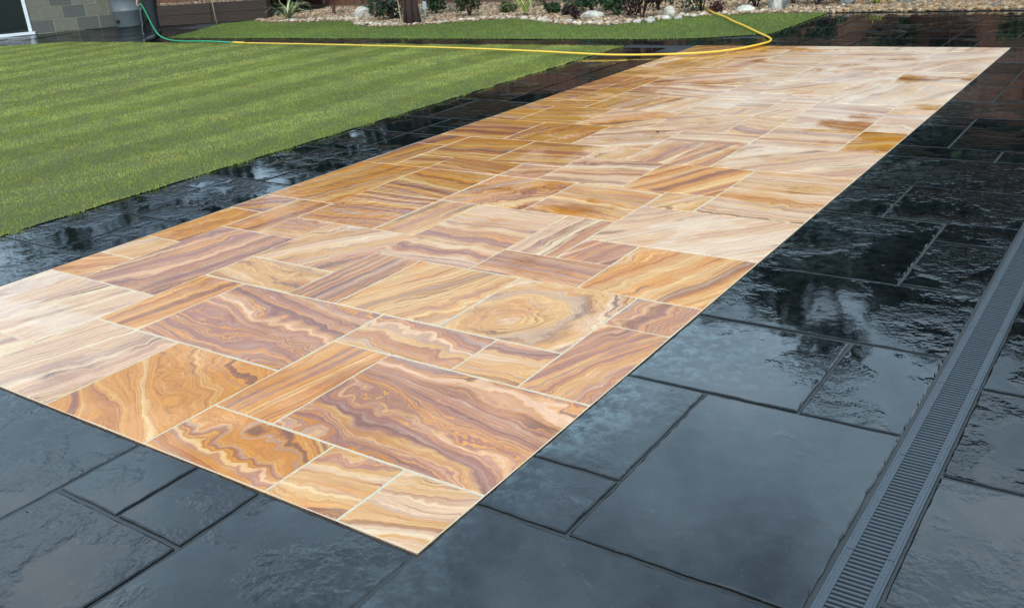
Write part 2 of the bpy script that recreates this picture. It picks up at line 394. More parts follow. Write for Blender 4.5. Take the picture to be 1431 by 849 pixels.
# sandstone layout in 300 mm modules: (x0, y0, x1, y1, band angle, freq, warp, ring, mauve, orange, cream, wet)
SAND = [
 (-1, 0, 0, 1, 28, 16, .9, 0, .10, .0, .55, .1), (-2, 0, -1, 1, 12, 15, 1.0, 0, .30, .15, .35, .1), (-4, 0, -2, 1, -12, 13, 1.4, 0, .25, .75, .0, .4),
 (-6, 0, -4, 2, -38, 7, 1.6, 0, .05, .95, .0, .4), (-8, 0, -6, 2, 78, 7, .9, 0, .42, .0, .75, .1), (-11, 1, -8, 3, 72, 6, .9, 0, .30, .0, .80, .1), (-11, 0, -8, 1, 70, 6, .8, 0, .3, .1, .6, .2),
 (-4, 1, -3, 3, 84, 14, .8, 0, .35, .55, .0, .3), (-3, 1, 0, 3, -14, 10, 1.7, 0, .62, .30, .05, .4), (-7, 2, -4, 4, -16, 10, 1.7, 0, .64, .20, .12, .3),
 (-8, 2, -7, 4, 82, 10, .7, 0, .15, .60, .10, .2), (-4, 3, -2, 4, -6, 12, .9, 0, .45, .15, .22, .1), (-2, 3, -1, 4, 4, 10, 1.0, 0, .25, .05, .35, .1),
 (-1, 3, 0, 5, 68, 12, 1.2, 0, .52, .05, .12, .2), (-1, 5, 0, 6, 88, 12, 1.4, 0, .52, .0, .25, .1), (-3, 4, -1, 6, 60, 11, 1.2, 1, .22, .08, .38, .05),
 (-5, 4, -3, 6, 72, 8, 1.1, 0, .12, .30, .20, .1), (-6, 4, -5, 6, 88, 9, .35, 0, .52, .10, .05, .1), (-8, 4, -6, 5, -14, 9, .9, 0, .18, .10, .12, .1),
 (-10, 3, -8, 6, 80, 8, 1.0, 0, .56, .30, .12, .2), (-11, 3, -10, 4, 40, 8, 1.0, 0, .0, .75, .2, .5), (-11, 4, -10, 5, 60, 8, .8, 0, .1, .2, .3, .4), (-11, 5, -10, 7, 84, 8, .8, 0, .1, .6, .1, .6),
 (-10, 6, -9, 8, 84, 8, .6, 0, .1, .55, .05, .5), (-11, 7, -10, 8, 30, 10, 1.3, 0, .50, .3, .0, .7), (-9, 6, -8, 7, 10, 11, 1.2, 0, .42, .35, .1, .4),
 (-8, 5, -6, 7, 62, 6, 1.0, 0, .35, .2, .35, .1), (-9, 7, -7, 9, 6, 8, 1.2, 0, .35, .80, .0, .6), (-7, 7, -6, 9, 84, 9, .6, 0, .30, .2, .15, .3),
 (-6, 6, -4, 9, -2, 7, .8, 0, .40, .05, .45, .0), (-4, 6, -2, 7, -4, 13, .35, 0, .62, .0, .05, .1), (-4, 7, -3, 9, 86, 7, .5, 0, .42, .0, .55, .1), (-3, 7, -2, 8, 66, 10, 1.1, 0, .58, .0, .38, .1),
 (-2, 6, 0, 8, 74, 8, .7, 0, .10, .40, .20, .1), (-3, 8, 0, 10, 48, 5, .9, 0, .0, .12, .80, .0),
 (-11, 8, -9, 11, 76, 6, .6, 0, .22, .45, .05, .7), (-9, 9, -7, 11, -8, 9, .6, 0, .25, .35, .12, .5), (-9, 11, -7, 12, -6, 9, .5, 0, .50, .05, .1, .8),
 (-7, 9, -5, 11, 55, 8, 1.6, 0, .30, .45, .1, .3), (-5, 9, -3, 11, -6, 9, .7, 0, .30, .35, .15, .1), (-7, 11, -6, 12, 20, 9, 1.3, 0, .4, .3, .1, .4),
 (-4, 11, -2, 13, 66, 8, .7, 0, .30, .55, .2, .1), (-3, 10, -2, 11, 60, 8, .9, 0, .2, .2, .4, .1), (-2, 10, 0, 13, -2, 6, .7, 0, .12, .25, .58, .1), (-6, 11, -4, 13, 10, 8, 1.1, 0, .3, .0, .55, .0),
 (-11, 11, -10, 13, 80, 8, .6, 0, .35, .2, .2, .6), (-10, 11, -9, 12, 10, 8, .8, 0, .35, .2, .1, .6), (-10, 12, -8, 14, 5, 7, .8, 0, .35, .25, .1, .5), (-11, 13, -10, 14, 70, 8, .8, 0, .3, .4, .1, .5),
 (-8, 12, -6, 14, 4, 7, .8, 0, .38, .15, .15, .4), (-6, 13, -5, 14, 60, 8, .8, 0, .2, .1, .5, .1), (-5, 13, -4, 15, 84, 8, .7, 0, .3, .0, .5, .0), (-4, 13, -3, 15, 80, 8, .5, 0, .5, .0, .4, .0), (-3, 13, 0, 15, 40, 5, 1.0, 0, .05, .15, .75, .0),
 (-11, 14, -9, 16, 8, 8, .8, 0, .4, .4, .0, .6), (-9, 14, -7, 16, 60, 8, 1.6, 0, .35, .25, .15, .5), (-7, 14, -5, 16, 30, 9, 1.4, 0, .3, .1, .5, .1), (-1, 15, 0, 17, 20, 6, .7, 0, .1, .4, .3, .5), (-3, 15, -1, 17, 2, 7, .7, 0, .3, .1, .5, .2), (-5, 15, -3, 16, 0, 8, .6, 0, .35, .0, .5, .0),
]
occ = {(i, j) for x0, y0, x1, y1, *_ in SAND for i in range(x0, x1) for j in range(y0, y1)}
R2 = random.Random(21)
def fill(occ, x0, y0, x1, y1, R, shapes):
    out = []
    for j in range(y0, y1):
        for i in range(x0, x1):
            if (i, j) in occ: continue
            sh = shapes[:]; R.shuffle(sh)
            sh.sort(key=lambda s: -(s[0] * s[1] > 1) - R.random())
            for a, b in sh + [(1, 1)]:
                cells = [(i + p, j + q) for p in range(a) for q in range(b)]
                if all(c not in occ and x0 <= c[0] < x1 and y0 <= c[1] < y1 for c in cells):
                    occ.update(cells); out.append((i, j, i + a, j + b)); break
    return out
SH = [(2, 2), (2, 2), (3, 2), (2, 3), (1, 2), (2, 1), (2, 2), (1, 1)]
for (x0, y0, x1, y1) in fill(occ, -11, 0, 0, 30, R2, SH):
    yy = (y0 + y1) / 2; xx = (x0 + x1) / 2
    wet = R2.choice([-.1, 0, 0, .1, .15])
    pale = .30 if xx > -8 and yy > 17 else .12
    SAND.append((x0, y0, x1, y1, R2.choice([0, 6, -8, 70, 80, 40]), R2.uniform(6, 10), R2.uniform(.5, 1.4), 0, R2.uniform(.05, .45), R2.uniform(0, .45), R2.uniform(.0, .35) + pale, wet))

J = .0040
for (x0, y0, x1, y1, ang, fr, wp, ring, ma, orr, cr_, wt) in SAND:
    wd, ht = (x1 - x0) * U - 2 * J, (y1 - y0) * U - 2 * J; cx, cy = (x0 + x1) * U / 2, (y0 + y1) * U / 2
    a = radians(ang); ca, sa = cos(a), sin(a); sd_ = rnd.uniform(0, 40); ox, oy = (rnd.uniform(-9, 9), rnd.uniform(-9, 9)) if not ring else (0.134, 0.008)
    tcf = lambda x, y, z: (x * ca + y * sa + ox, -x * sa + y * ca + oy, sd_ + z)
    near = y0 < 12
    me = slab_mesh(wd, ht, .022, 5 if near else 1, (.0011 if near else .0004), .003, tcf, (fr, wp, ring), (ma, orr, cr_), wt)
    link('paving_slab', me, M['sand'], patio, (cx, cy, rnd.uniform(-.0008, .0012)), (rnd.gauss(0, .0012), rnd.gauss(0, .0012), 0))

# black slabs: (x0, y0, x1, y1, riven, film, haze)
BLK = [
 (1, .86, 3.10, 3.84, .20, .75, .3), (0, 1.83, 1, 3.83, .35, .6, 1.0), (0, .86, 1, 1.82, .45, .6, .5), (0, -1.15, 3.10, .85, .35, .72, .3),
 (0, 3.86, 2.03, 5.8, .35, .65, .7), (2.04, 3.86, 3.10, 5.82, .5, .55, .3), (0, 5.84, 3.10, 7.88, .75, .45, .4), (0, 7.9, 2.03, 10.82, .9, .45, .3), (2.04, 7.92, 3.10, 9.9, 1.0, .3, .3), (2.04, 9.91, 3.10, 10.9, 1.0, .35, .2),
 (0, 10.85, 1.03, 12.84, 1.2, .34, .3), (1.04, 10.9, 3.10, 12.86, 1.2, .34, .2), (0, 12.88, 3.10, 14.95, 1.2, .34, .4), (0, 14.98, 2.04, 15.9, .6, .5, .3), (2.06, 14.98, 3.10, 15.9, .8, .4, .3),
 (0, 15.92, 1.0, 17.95, .5, .6, .3), (0, 17.97, 1.0, 18.95, .6, .5, .6), (1.02, 15.92, 3.10, 18.93, .7, .4, .3), (0, 18.97, 3.10, 20.9, .5, .5, .4),
 # left border
 (-14, .9, -11, 3.72, .8, .5, .1), (-14, 3.75, -12.02, 5.8, .8, .5, .1), (-12, 3.75, -11, 4.73, .7, .4, .1), (-12, 4.75, -11, 5.78, .7, .4, .1), (-13, 5.82, -11, 8.74, .8, .45, .1), (-14, 5.82, -13.02, 7.8, .8, .5, .1), (-14, 7.82, -13.02, 8.76, .8, .5, .1),
 (-14, 8.79, -12.02, 9.76, .8, .5, .1), (-12, 8.77, -11, 9.72, .6, .5, .1), (-13, 9.78, -11, 11.76, .8, .5, .1), (-14, 9.78, -13.02, 11.76, .8, .5, .1), (-14, 11.8, -12.02, 13.83, .7, .5, .1), (-12, 11.8, -11, 13.83, .7, .5, .1),
 (-12, 13.86, -11, 14.74, .6, .6, .1), (-12, 14.77, -11, 15.7, .6, .6, .1), (-14, 13.86, -12.02, 15.75, .6, .6, .1), (-14, 15.78, -13, 18.3, .6, .5, .1), (-12.98, 15.73, -11, 18.3, .8, .3, .3), (-14, -1, -11, .87, .8, .5, .1),
 # near edge
 (-4, -1, -3.01, 0, .65, .45, .1), (-2.99, -1, -2.01, 0, .65, .45, .1), (-1.99, -3, -.02, -.01, .8, .52, .2), (-4, -3, -2.01, -1.02, .8, .42, .1), (-7, -2, -4.02, -.01, .8, .42, .1), (-9, -2, -7.02, -.01, .9, .5, .1), (-11, -2, -9.02, -.01, .8, .5, .1),
 # right of the drain
 (3.565, 1.3, 6.6, 3.28, .55, .5, .2), (3.565, 3.31, 5.6, 5.2, .9, .35, .2), (5.62, 3.31, 7.6, 5.2, .7, .4, .2), (3.565, 5.23, 6.6, 7.2, .9, .4, .2), (3.565, -.7, 5.6, 1.27, .5, .6, .2), (5.62, -.7, 7.6, 1.27, .5, .6, .2), (6.62, 1.3, 8.6, 3.28, .5, .5, .1),
 (3.565, 7.23, 5.6, 9.2, .8, .4, .2), (3.565, 9.23, 6.6, 11.2, .8, .4, .2),
]
BR = random.Random(5); bocc = set()
def add_fill(x0, y0, x1, y1, dx, dy, seed, riv=(.5, .9), parent=None):
    for (a, b, c, d) in fill(set(), 0, 0, x1 - x0, y1 - y0, random.Random(seed), SH):
        BLK.append((x0 + a + dx, y0 + b + dy, x0 + c + dx - .02, y0 + d + dy - .02, BR.uniform(*riv), BR.uniform(.35, .65), BR.uniform(.1, .4)))
add_fill(0, 21, 3, 30, .0, -.05, 3); add_fill(-14, 18, -11, 30, 0, .35, 4); BLK = [s for s in BLK if not (s[0] < -10 and s[3] > 30.0)]
add_fill(-9, 30, 14, 40, -.15, .05, 9, (.4, .8))
add_fill(-14, 30, -9, 32, -.1, .05, 14, (.4, .8))
add_fill(4, 11, 14, 30, .0, .25, 15); add_fill(-3, -8, 3, -3, 0, -.02, 17); add_fill(3, -8, 9, -3, .62, 2.3 - 0, 18) if False else None
BJ = .0038
def add_black(x0, y0, x1, y1, riv, film, haze, parent, cnt=[0]):
    wd, ht = (x1 - x0) * U - 2 * BJ, (y1 - y0) * U - 2 * BJ; cx, cy = (x0 + x1) * U / 2, (y0 + y1) * U / 2
    a = BR.choice([0, pi / 2, .4, -.5, 2.2]); ca, sa = cos(a), sin(a); ox, oy, oz = BR.uniform(-20, 20), BR.uniform(-20, 20), BR.uniform(0, 50)
    tcf = lambda x, y, z: (x * ca + y * sa + ox, -x * sa + y * ca + oy, oz + z)
    dist = math.hypot(cx - 1.46, cy + 1.46); near = dist < 5.5
    me = slab_mesh(wd, ht, .025, 9 if near else (3 if dist < 8 else 1), .0014 if near else .0008, .004 if near else .003, tcf, (riv, film, haze))
    e = me.attributes.new('edge', 'FLOAT', 'POINT')
    # cement haze hugs the side that meets the sandstone
    vals = []
    for v in me.vertices:
        X = v.co.x + cx; vals.append(1.0 if (abs(X) < .03 and haze > .15) else 0.0)
    e.data.foreach_set('value', np.array(vals, np.float32))
    link('paving_slab', me, M['slate'], parent, (cx, cy, BR.uniform(-.0025, .0005)), (BR.gauss(0, .0035), BR.gauss(0, .0035), 0))
for s in BLK: add_black(*s, pavement)
# the cross path and the apron by the building
for (a, b, c, d) in fill(set(), -46, 0, -14, 2, random.Random(31), [(2, 2), (3, 2), (2, 1), (1, 2), (1, 1)]):
    add_black(a - .1, b + 29.55, c - .12, d + 29.53, .6, .4, .1, path)
for i in range(-70, -46, 3):
    for j in range(24, 44, 2):
        x, y = i * U + .45, j * U + .3
        if y > 13 - (-17 - x) * .3 + 0 and x < -17.5: continue
        if x < -19.6 and y > 9.6: continue
        if x < -18 and y > 11.2: continue
        if y < 8.35 + (-17 - x) * .04 or x > -14.2 or (x > -16.8 and y > 11.2) or (x > -15.3 and y > 10.6): continue
        add_black(i, j, i + 2.98, j + 1.98, 1.0, .2, .1, path)

# ------------------------------------------------------------------ drain channel
drain = empty('drainage_channel', (1.003, 0, 0)); tag(drain, 'grey slotted channel drain set between the black slabs', 'drain')
MB().box((-.062, -2.4, -.11), (.062, 9, -.08)).build('channel_floor', M['channel'], drain)
for s in (-1, 1): MB().box((min(s * .0630, s * .0575), -2.4, -.09), (max(s * .0630, s * .0575), 9, .0005)).build('channel_wall', M['grate'], drain)
def rail_mesh(s):
    mb = MB(); mb.box((min(s * .0568, s * .0395), 0.001, -.018), (max(s * .0568, s * .0395), .498, .001))
    for k in range(30):
        y = .00833 + k * .016667
        n = len(mb.v); x = s * .0475
        for j in range(6): mb.v.append((x + .0022 * cos(j * pi / 3), y + .0022 * sin(j * pi / 3), .0011))
        for j in range(6): mb.v.append((x + .0012 * cos(j * pi / 3), y + .0012 * sin(j * pi / 3), .0024))
        mb.f.append(tuple(n + 6 + j for j in range(6)))
        for j in range(6): mb.f.append((n + j, n + (j + 1) % 6, n + 6 + (j + 1) % 6, n + 6 + j))
    return mesh('side_rail', mb.v, mb.f)
rails = {s: rail_mesh(s) for s in (-1, 1)}
bb = MB(); bb.box((-.0395, -.0049, -.0065), (.0395, .0049, -.0006)); barm = mesh('bar', bb.v, bb.f)
bmt = bmesh.new(); bmt.from_mesh(barm); bmesh.ops.bevel(bmt, geom=[e for e in bmt.edges if abs(e.verts[0].co.z - e.verts[1].co.z) < 1e-5 and e.verts[0].co.z > -.005], offset=.0012, segments=2, affect='EDGES'); bmt.to_mesh(barm); bmt.free()
for k in range(-2, 6):
    g_ = empty('grate', (0, .55 + k * .5, 0)); g_.parent = drain
    for s in (-1, 1): link('side_rail', rails[s], M['grate'], g_)
    MB().box((-.003, .003, -.022), (.003, .497, -.0105)).build('centre_rib', M['channel'], g_)
    for i in range(30): link('bar', barm, M['grate'], g_, (0, .00833 + i * .016667, 0))
rest = MB()
for i in range(327): rest.box((-.0395, 3.558 + i * .016667 - .0055, -.0075), (.0395, 3.558 + i * .016667 + .0055, -.0004))
for s_ in (-1, 1): rest.box((min(s_ * .0568, s_ * .0395), 3.552, -.018), (max(s_ * .0568, s_ * .0395), 9, .001))
ro = rest.build('bars', M['grate'], drain); ro['kind'] = 'stuff'
strip = MB(); strip.box((.9135, -2.4, -.05), (.9395, 9, -.006)); strip.box((1.0665, -2.4, -.05), (1.080, 9, -.006)); strip.build('mortar_strip', M['mortar'], pavement)

# ------------------------------------------------------------------ lawns
def in_poly(px, py, poly):
    r = np.zeros(len(px), bool); n = len(poly)
    for i in range(n):
        (x0, y0), (x1, y1) = poly[i], poly[(i + 1) % n]
        c = ((y0 > py) != (y1 > py)) & (px < (x1 - x0) * (py - y0) / (y1 - y0 + 1e-12) + x0); r ^= c
    return r
main_poly = [(-24, -6), (-4.215, -6), (-4.215, 8.87), (-16.2, 8.84), (-17.6, 8.18), (-24, 7.7)]
bed_edge = [(-2.76, 12.1), (-3.75, 12.05), (-4.75, 11.8), (-5.5, 10.85), (-6.2, 10.9), (-6.92, 11.25), (-7.6, 11.7), (-8.1, 11.7), (-8.6, 11.45), (-9.4, 10.9), (-10.1, 10.85), (-10.8, 11.1), (-11.4, 11.6), (-12.0, 11.75), (-12.8, 11.6), (-13.5, 11.55), (-14.3, 11.9)]
far_poly = [(-14.0, 9.47), (-9.0, 9.47), (-4.3, 9.48), (-3.5, 9.60), (-2.78, 9.98)] + bed_edge + [(-14.5, 12.0), (-15.0, 11.5), (-14.4, 10.4)]
main_grass = [(-24, -6), (-4.2, -6)] + [(-4.195 + .022 * sin(i * 1.7) + .018 * sin(i * 4.1 + 1), -6 + i * .12) for i in range(1, 124)] + [(x, y + .03) for x, y in main_poly[2:]]; far_grass = [(x + (.02 if x > -3.5 else 0), y - (.03 if y < 9.7 else 0)) for x, y in far_poly]
lawn1 = sheet('lawn', main_poly, .004, M['lawn'], 'striped green lawn left of the patio')
lawn2 = sheet('lawn', far_poly, .004, M['lawn'], 'narrow curved strip of lawn in front of the gravel bed')
def grass(poly, bbox, dens, hmin, hmax, wid, stripes, view=None, seed=1, tone=(1, 1, 1)):
    R = np.random.RandomState(seed); x0, y0, x1, y1 = bbox; n = int((x1 - x0) * (y1 - y0) * dens)
    x = R.uniform(x0, x1, n); y = R.uniform(y0, y1, n); m = in_poly(x, y, poly)
    if view is not None: m &= view(x, y)
    x, y = x[m], y[m]; n = len(x)
    clump = np.sin(x * 7.3 + np.sin(y * 5.1) * 2) * np.sin(y * 6.7 + np.sin(x * 4.3) * 2)
    h = R.uniform(hmin, hmax, n) * (1 + .25 * clump) * np.where(R.uniform(0, 1, n) > .97, 1.7, 1); a = R.uniform(0, 2 * pi, n); wd = wid * R.uniform(.7, 1.3, n)
    st = np.clip(3 * np.sin(x * pi / .52 + .55 * np.sin(x * .83) + .3 * np.sin(y * 1.1) + .12 * np.sin(y * 5 + x * 3)), -1, 1) if stripes else np.zeros(n)
    lean = R.normal(0, .35, (n, 2)) * h[:, None]; lean[:, 1] += st * h * .20; 
    bx, by = np.cos(a) * wd, np.sin(a) * wd
    V = np.empty((n, 3, 3)); V[:, 0] = np.stack([x - bx, y - by, np.full(n, .002)], 1); V[:, 1] = np.stack([x + bx, y + by, np.full(n, .002)], 1)
    V[:, 2] = np.stack([x + lean[:, 0], y + lean[:, 1], h], 1)
    base = np.array([.29, .33, .062]) * np.array(tone); t = R.uniform(0, 1, (n, 1))
    col = base * (.60 + .80 * R.uniform(0, 1, (n, 1))) * np.where(t > .93, np.array([1.15, 1.05, 1.3]), 1)
    low = (np.sin(x * 1.1 + 2 * np.sin(y * .7)) * np.sin(y * 1.4 + 1.3 * np.sin(x * .9)))[:, None]
    col = col * (1 + .13 * low + .085 * st[:, None] + .12 * clump[:, None]) * np.where(st[:, None] > 0, np.array([1.03, 1.0, 1.12]), 1)  # light and dark of the mown stripes put into blade colour, besides the lean
    pt = (np.sin(x * 2.9 + 1.7 * np.sin(y * 2.3)) * np.sin(y * 3.3 + 1.9 * np.sin(x * 2.1)) > .72)[:, None] & (R.uniform(0, 1, (n, 1)) > .45); col = np.where(pt, col * np.array([1.22, 1.02, 1.0]), col)
    col = np.clip(np.repeat(col[:, None, :], 3, 1).reshape(-1, 3), 0.005, .6)
    return big_mesh('grass', V.reshape(-1, 3), np.arange(n * 3).reshape(-1, 3), False, col)
vw = lambda x, y: (y - 1.13) > (x + 4.25) * (-.531) - 1.6
o = link('grass', grass(main_grass, (-9, -1, -4.17, 8.95), 8500, .012, .022, .0020, True, vw, 1), M['blade']); tag(o, 'short mown grass blades of the main lawn near the patio', 'grass', None, 'stuff')
o = link('grass', grass(main_grass, (-22, -1, -9, 8.9), 3200, .013, .023, .0034, True, vw, 2), M['blade']); tag(o, 'short mown grass blades of the main lawn towards the building', 'grass', None, 'stuff')
o = link('grass', grass(far_grass, (-15.5, 9.4, -2.7, 12.2), 3200, .014, .026, .004, False, None, 3, (.62, .74, .75)), M['blade']); tag(o, 'grass blades of the curved lawn strip by the gravel bed', 'grass', None, 'stuff')

# ------------------------------------------------------------------ gravel bed
bed_poly = [(7, 12.125)] + [(-2.6, 12.125)] + bed_edge + [(-14.5, 12.0), (-15.2, 14.38), (7, 14.38)]
sheet('planting_bed', bed_poly, .006, M['soil'], 'gravel planting bed along the fence')
ICO_V = None
def ico(sub=1):
    bm = bmesh.new(); bmesh.ops.create_icosphere(bm, subdivisions=sub, radius=1); v = np.array([x.co[:] for x in bm.verts]); f = np.array([[x.index for x in p.verts] for p in bm.faces]); bm.free(); return v, f
iv, if_ = ico(1)
def gravel(poly, bbox, n, rmin, rmax, cols, seed, z=.01):
    R = np.random.RandomState(seed); x0, y0, x1, y1 = bbox; x = R.uniform(x0, x1, n); y = R.uniform(y0, y1, n); m = in_poly(x, y, poly); x, y = x[m], y[m]; n = len(x)
    s = R.uniform(rmin, rmax, (n, 1)) * np.stack([R.uniform(.8, 1.5, n), R.uniform(.7, 1.1, n), R.uniform(.45, .8, n)], 1)
    a = R.uniform(0, 2 * pi, n); ca, sa = np.cos(a)[:, None], np.sin(a)[:, None]
    P = iv[None] * s[:, None, :] * R.uniform(.8, 1.2, (n, len(iv), 1))
    X = P[..., 0] * ca - P[..., 1] * sa + x[:, None]; Y = P[..., 0] * sa + P[..., 1] * ca + y[:, None]; Z = P[..., 2] + z + R.uniform(0, .02, (n, 1))
    V = np.stack([X, Y, Z], -1).reshape(-1, 3); F = (if_[None] + (np.arange(n) * len(iv))[:, None, None]).reshape(-1, 3)
    c = np.array(cols)[R.randint(0, len(cols), n)] * R.uniform(.4, .95, (n, 1)) * np.array([1.0, .90, .78]); c = np.repeat(np.clip(c, 0, .85)[:, None], len(iv), 1).reshape(-1, 3)
    return big_mesh('gravel', V, F, False, c)
warm = [(.50, .36, .24), (.58, .46, .33), (.42, .28, .18), (.62, .52, .40), (.35, .25, .18), (.66, .58, .48), (.45, .31, .22)]
o = link('gravel', gravel(bed_poly, (-14.6, 10.8, -2.7, 14.4), 19000, .017, .034, warm, 5), M['pebble']); tag(o, 'buff and cream gravel spread over the planting bed', 'gravel', None, 'stuff')
o = link('gravel', gravel(bed_poly, (-2.7, 12.12, 3, 14.4), 8000, .018, .04, [(.42, .28, .16), (.50, .36, .22), (.34, .22, .13), (.55, .43, .30), (.30, .27, .24)], 6), M['pebble']); tag(o, 'brown gravel behind the far black paving', 'gravel', None, 'stuff')
# pale cobbles along the lawn edge
edge_pts = []
for (x0, y0), (x1, y1) in zip(bed_edge[1:], bed_edge[2:-1]):
    for k in range(9): t = k / 9 + rnd.random() * .1; edge_pts.append((x0 + (x1 - x0) * t + rnd.uniform(-.05, .05), y0 + (y1 - y0) * t + rnd.uniform(.05, .30)))
Vv = []; Ff = []; Cc = []
for x, y in edge_pts:
    s = rnd.uniform(.03, .065); k = sum(len(v) for v in Vv); a = rnd.uniform(0, 3)
    v = iv * np.array([s * rnd.uniform(1, 1.5), s, s * .65]) * RS.uniform(.85, 1.15, (len(iv), 1)); v = np.stack([v[:, 0] * cos(a) - v[:, 1] * sin(a) + x, v[:, 0] * sin(a) + v[:, 1] * cos(a) + y, v[:, 2] + .02], 1)
    Vv.append(v); Ff.append(if_ + k); c = np.array([.56, .49, .39]) * rnd.uniform(.6, 1.15); Cc.append(np.tile(c, (len(iv), 1)))
o = link('cobbles', big_mesh('cobbles', np.concatenate(Vv), np.concatenate(Ff), True, np.clip(np.concatenate(Cc), 0, .8)), M['pebble']); tag(o, 'pale small cobbles edging the gravel along the lawn', 'cobbles', None, 'stuff')
iv2, if2 = ico(2)
def rock(x, y, sx, sy, sz, mat, label, seed, rz=0):
    R = np.random.RandomState(seed); d = np.zeros(len(iv2))
    for _ in range(5):
        n = R.normal(size=3); n /= np.linalg.norm(n); d -= np.maximum(0, iv2 @ n - R.uniform(.55, .8)) * .9
    v = iv2 * (1 + d[:, None] + R.uniform(-.04, .04, (len(iv2), 1))) * np.array([sx, sy, sz])
    o = link('rock', mesh('rock', v, if2, False), mat, None, (x, y, sz * .55), (0, 0, rz)); tag(o, label, 'rock', 'rocks in the gravel bed')
rock(-11.55, 12.1, .19, .15, .17, M['stone_w'], 'pale upright rock beside the low shrub left of the trunk', 1)
rock(-3.62, 12.55, .17, .13, .14, M['stone_g'], 'large rounded grey rock near the end of the lawn strip', 2, .4)
rock(-3.55, 12.28, .09, .08, .13, M['stone_w'], 'white upright stone leaning before the grey rock', 3)
rock(-4.0, 12.22, .15, .10, .08, M['stone_w'], 'flat white stone left of the grey rock', 4)
rock(-6.25, 11.65, .20, .12, .09, M['stone_w'], 'flat cream rock below the shrub with blue flowers', 5)
rock(-5.0, 11.75, .10, .09, .12, M['stone_w'], 'tall white stone right of the dark red shrub', 6)
for i, (x, y, s) in enumerate([(-4.92, 11.5, .065), (-4.75, 11.55, .055), (-5.02, 11.22, .08), (-5.2, 11.1, .05), (-4.6, 11.76, .05), (-4.85, 11.85, .06)]):
    rock(x, y, s * 1.3, s, s * .7, M['stone_w'], ['white cobble at the top of the pile by the red shrub', 'rounded white cobble right of the cobble pile', 'largest white cobble of the pile beside the lawn', 'lowest white cobble against the lawn by the red shrub', 'outermost white cobble towards the green shrub', 'small white cobble behind the cobble pile'][i], 20 + i, i)
rock(-2.75, 13.0, .16, .12, .10, M['stone_g'], 'grey rock right of the dark green bush', 7)
rock(-1.95, 13.1, .15, .12, .10, M['stone_g'], 'grey rock behind the yellow green tuft', 8)
rock(.2, 13.4, .22, .16, .12, M['stone_g'], 'broad brown grey rock in the gravel at far right', 9)
rock(-1.15, 13.4, .18, .14, .10, M['stone_g'], 'grey rock midway along the brown gravel', 10)

# ------------------------------------------------------------------ fence
fence = empty('fence', (0, 14.4, 0)); tag(fence, 'orange brown close board timber fence behind the planting bed', 'fence')
fb = MB().box((-.062, -.011, .065), (.062, .011, 1.8)); fbm = mesh('board', fb.v, fb.f)
pm = MB().box((-.05, -.05, -.1), (.05, .05, 1.85)); pmm = mesh('post', pm.v, pm.f)
gm = MB().box((-.9, -.018, 0), (.9, .018, .06)); gmm = mesh('gravel_board', gm.v, gm.f)
for i in range(250):
    link('board', fbm, M['fence'], fence, (-21.5 + i * .1145, -.012 * (i % 2), 0), (0, 0, rnd.gauss(0, .02)))
for i in range(16):
    x = -21.9 + i * 1.9
    link('post', pmm, M['post'], fence, (x + .6, -.085, 0)); link('gravel_board', gmm, M['board'], fence, (x + 1.55, -.06, 0))

f2a = Vector((-17.5, 11.75, 0)); f2b = Vector((-14.75, 12.95, 0)); f2 = empty('fence', f2a, (0, 0, math.atan2(f2b.y - f2a.y, f2b.x - f2a.x))); tag(f2, 'short brown board fence standing right behind the sleepers', 'fence')
for i in range(27): link('board', fbm, M['fence'], f2, (i * .112, -.012 * (i % 2), .3), (0, 0, rnd.gauss(0, .02)))
for i in range(3): link('post', pmm, M['post'], f2, (i * 1.45, .07, .2))
# ------------------------------------------------------------------ sleeper bed at the left
sl = empty('sleeper_wall', (-16.75, 11.32, 0), (0, 0, math.atan2(.95, 2.4))); tag(sl, 'low wall of dark stacked timber sleepers behind the path', 'wall')
for k in range(2):
    for i in range(2):
        MB().box((i * 1.3 + .004, -.1 + .012 * k, .002 + k * .2), (i * 1.3 + 1.29, .1, .196 + k * .2)).build('sleeper', M['sleeper'], sl)
sbed = link('raised_bed', mesh('raised_bed', [(-16.75, 11.42, .37), (-14.3, 12.37, .37), (-14.6, 14.35, .40), (-21, 14.35, .40)], [(0, 1, 2, 3)]), M['soil']); tag(sbed, 'raised soil bed held by the sleepers', None, None, 'structure')
sp_poly = [(-16.75, 11.45), (-14.3, 12.38), (-14.6, 14.35), (-21, 14.35)]
o = link('gravel', gravel(sp_poly, (-19, 11, -14, 14.3), 3500, .025, .05, [(.25, .18, .12), (.35, .27, .19), (.16, .11, .08), (.42, .34, .26)], 8, .38), M['pebble']); tag(o, 'bark and stones scattered on the raised sleeper bed', 'mulch', None, 'stuff')
cane = MB().tube([(-15.25, 11.6, 0), (-15.33, 11.63, .7), (-15.42, 11.66, 1.5)], [.014, .012, .010], 8).build('bamboo_cane', M['cane'], None, smooth=True); tag(cane, 'thin bamboo cane standing against the sleepers', 'cane')

# ------------------------------------------------------------------ block building, glazed door, water butt
A0 = Vector((-19.55, 10.02, 0)); A1 = Vector((-18.0, 11.62, 0)); ux = (A1 - A0).normalized(); un = Vector((ux.y, -ux.x, 0)); L = (A1 - A0).length
bld = empty('garden_building', A0, (0, 0, math.atan2(ux.y, ux.x))); tag(bld, 'concrete block garden building with glazed doors', 'building')
